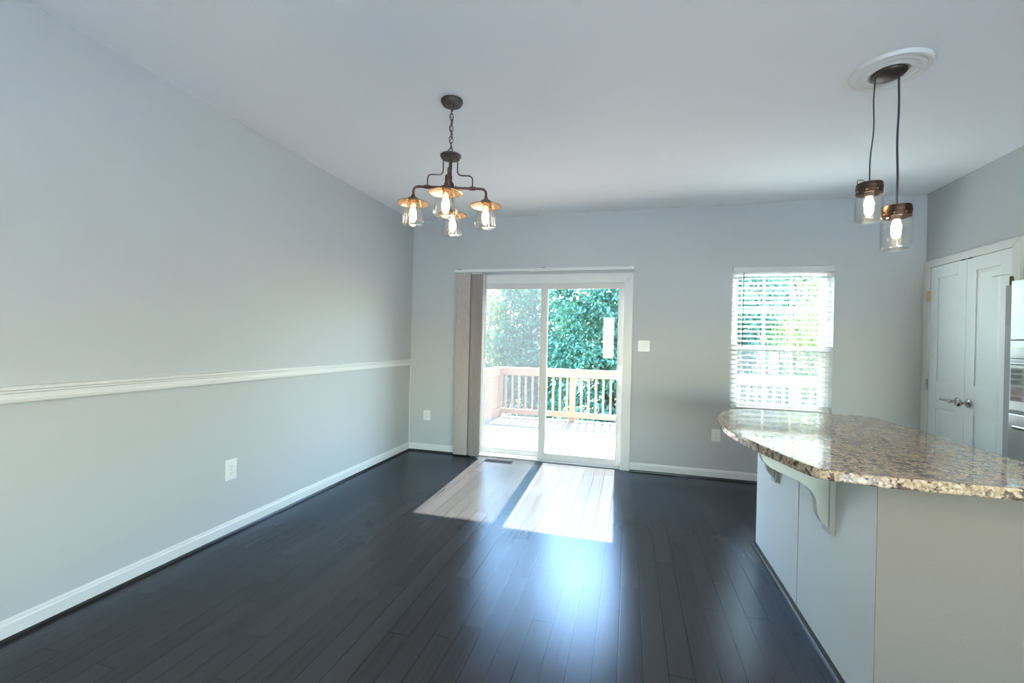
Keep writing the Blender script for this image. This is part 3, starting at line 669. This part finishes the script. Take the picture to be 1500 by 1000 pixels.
# ================================================================ OUTSIDE: DECK, RAILING
ZD = -.10
m = MB().box(-2.6, 4.2, YB + T, 8.09, ZD - .04, ZD); m.build('deck', 'deck', kind='structure')
m = MB()
for x in (-2.4, -.6, 1.2, 3.9): m.box(x - .07, x + .07, 7.85, 7.99, -3.6, ZD - .04)
m.box(-2.6, 4.2, 7.8, 7.84, ZD - .28, ZD - .04)
m.build('trim_6', 'rail', kind='structure')
def railing(a, b, label, posts, group=None):
    a = Vector(a); b = Vector(b); u = (b - a).normalized(); ln = (b - a).length; nrm = Vector((-u.y, u.x, 0)); rot = u.to_track_quat('X', 'Z').to_matrix()
    e = empty('deck_railing', (a.x, a.y, ZD)); tag(e, label, 'railing')
    def seg(m, s0, s1, o0, o1, z0, z1):
        c = a + u * (s0 + s1) / 2 + nrm * (o0 + o1) / 2
        m.box(c.x - (s1 - s0) / 2, c.x + (s1 - s0) / 2, c.y - abs(o1 - o0) / 2, c.y + abs(o1 - o0) / 2, z0, z1, rot)
    m = MB(); seg(m, -.08, ln + .05, -.075, .075, .800, .836); m.build('cap_rail', 'rail', e, bevel=.004)
    m = MB(); seg(m, 0, ln, -.06, -.022, .690, .800); m.build('top_rail', 'rail', e, bevel=.003)
    m = MB(); seg(m, 0, ln, -.06, -.022, -.035, .060); m.build('bottom_rail', 'rail', e, bevel=.003)
    for s in posts:
        m = MB(); seg(m, s - .05, s + .05, -.020, .08, ZD, .800); m.build('post', 'rail', e, bevel=.004)
    s = .129
    while s < ln - .05:
        if min(abs(s - p) for p in posts) > .07:
            m = MB(); seg(m, s - .019, s + .019, -.020, .018, -.02, .798); m.build('baluster', 'rail', e)
        s += .1295
railing((-2.385, 8.0, 0), (4.1, 8.0, 0), 'stained wooden deck railing running across the far edge of the deck', [.0, 1.39, 3.2, 5.0, 6.45])
railing((-2.385, 5.0, 0), (-2.385, 7.85, 0), 'stained wooden side railing on the left edge of the deck', [.05, 1.5, 2.87])

# ================================================================ OUTSIDE: GROUND, TREES
MB().box(-60, 60, -60, 80, -3.9, -3.6).build('ground', 'ground', kind='structure')
MB().box(-8, 14, -22, YR - T, -3.6, -.35).box(XK + T, 14, YR - T, 3.2, -3.6, -.35).build('bounce_patio', 'bounce_slab', kind='structure')  # added pale slab, bounces sunlight through the windows up to the ceiling
MB().box(XL - T, XK + T, YR - T, YB + T, -3.6, -.26).build('foundation', 'siding', kind='structure')
def tree(x, y, h, r, n, leaf, seed, label, ls=.2, zlow=-3.0, group='trees beyond the deck'):
    rnd = random.Random(seed); e = empty('leafy_tree', (x, y, -3.6)); tag(e, label, 'tree', group)
    m = MB(); top = h - .8
    m.tube([(x, y, -3.65), (x + .1, y, -1), (x + rnd.uniform(-.3, .3), y + .1, 1.5), (x + rnd.uniform(-.4, .4), y, top)], [.2, .16, .11, .03], 10)
    for k in range(14):
        z = rnd.uniform(-1.5, top - .5); a = rnd.uniform(0, 2 * pi); rr = r * rnd.uniform(.5, .85)
        m.tube([(x, y, z), (x + rr * .5 * cos(a), y + rr * .5 * sin(a), z + .5), (x + rr * cos(a), y + rr * sin(a), z + .9)], [.05, .035, .012], 6)
    m.build('trunk', 'bark', e)
    cl = []; zc = (h + zlow) / 2; hz = (h - zlow) / 2
    for k in range(230):
        while True:
            p = Vector((rnd.uniform(-1, 1), rnd.uniform(-1, 1), rnd.uniform(-1, 1)))
            if p.length < 1: break
        cl.append((x + p.x * r, y + p.y * r, zc + p.z * hz, rnd.uniform(.35, .7)))
    V = []; Fc = []
    for k in range(n):
        c = cl[rnd.randrange(len(cl))]; s = c[3]
        px = c[0] + rnd.gauss(0, s * .5); py = c[1] + rnd.gauss(0, s * .5); pz = c[2] + rnd.gauss(0, s * .38)
        a = rnd.uniform(0, 2 * pi); el = rnd.uniform(-1.1, .25); l_ = ls * rnd.uniform(.6, 1.2); w_ = l_ * .27
        dx, dy, dz = cos(a) * cos(el), sin(a) * cos(el), sin(el); sx, sy = -sin(a), cos(a); tw = rnd.uniform(-.6, .6)
        i = len(V)
        V += [(px, py, pz), (px + dx * l_ * .45 + sx * w_, py + dy * l_ * .45 + sy * w_, pz + dz * l_ * .45 + tw * w_), (px + dx * l_, py + dy * l_, pz + dz * l_ - .02), (px + dx * l_ * .45 - sx * w_, py + dy * l_ * .45 - sy * w_, pz + dz * l_ * .45 - tw * w_)]
        Fc.append((i, i + 1, i + 2, i + 3))
    me = bpy.data.meshes.new('foliage'); me.from_pydata(V, [], Fc); me.materials.append(M[leaf])
    o = bpy.data.objects.new('foliage', me); COL.objects.link(o); o.parent = e; o.matrix_parent_inverse = parent_world(e).inverted()
TREES = [  # x, y, top, radius, leaves, material
    (-.6, 12.6, 5.6, 1.9, 42000, 'leafdark', 'dense dark green tree directly behind the right door pane'),
    (-5.6, 14.5, 4.2, 2.0, 17000, 'leaflight', 'sunlit yellow green tree seen through the left part of the door'),
    (-3.2, 14.2, 4.3, 1.5, 18000, 'leafdark', 'blue green tree in the middle of the left door pane'),
    (2.4, 13.0, 5.8, 1.9, 26000, 'leafdark', 'dark tree behind the left half of the slatted window blind'),
    (5.4, 13.2, 5.2, 2.1, 22000, 'leaflight', 'lighter tree behind the right half of the slatted window blind'),
    (-8.6, 15.5, 5.0, 2.3, 9000, 'leafdark', 'tree at the far left beyond the side railing of the deck'),
    (-11.5, 24.0, 11.6, 3.3, 20000, 'leafdark', 'tall distant tree in the gap left of the sunlit tree'),
    (-5.2, 24.5, 11.0, 3.3, 20000, 'leaflight', 'tall distant pale tree behind the blue green tree'),
    (1.2, 24.0, 11.6, 3.4, 20000, 'leafdark', 'tall distant dark tree behind the dense one by the deck'),
    (7.6, 24.0, 11.6, 3.3, 20000, 'leafdark', 'tall distant tree farthest right beyond the window'),
]
for i, (x, y, h, r, n, lf, lab) in enumerate(TREES): tree(x * (1.1 if y < 17 else 1), y + (1.7 if y < 17 else 0), h, r, n, lf, 10 + i, lab, ls=.15 if y < 17 else .36)
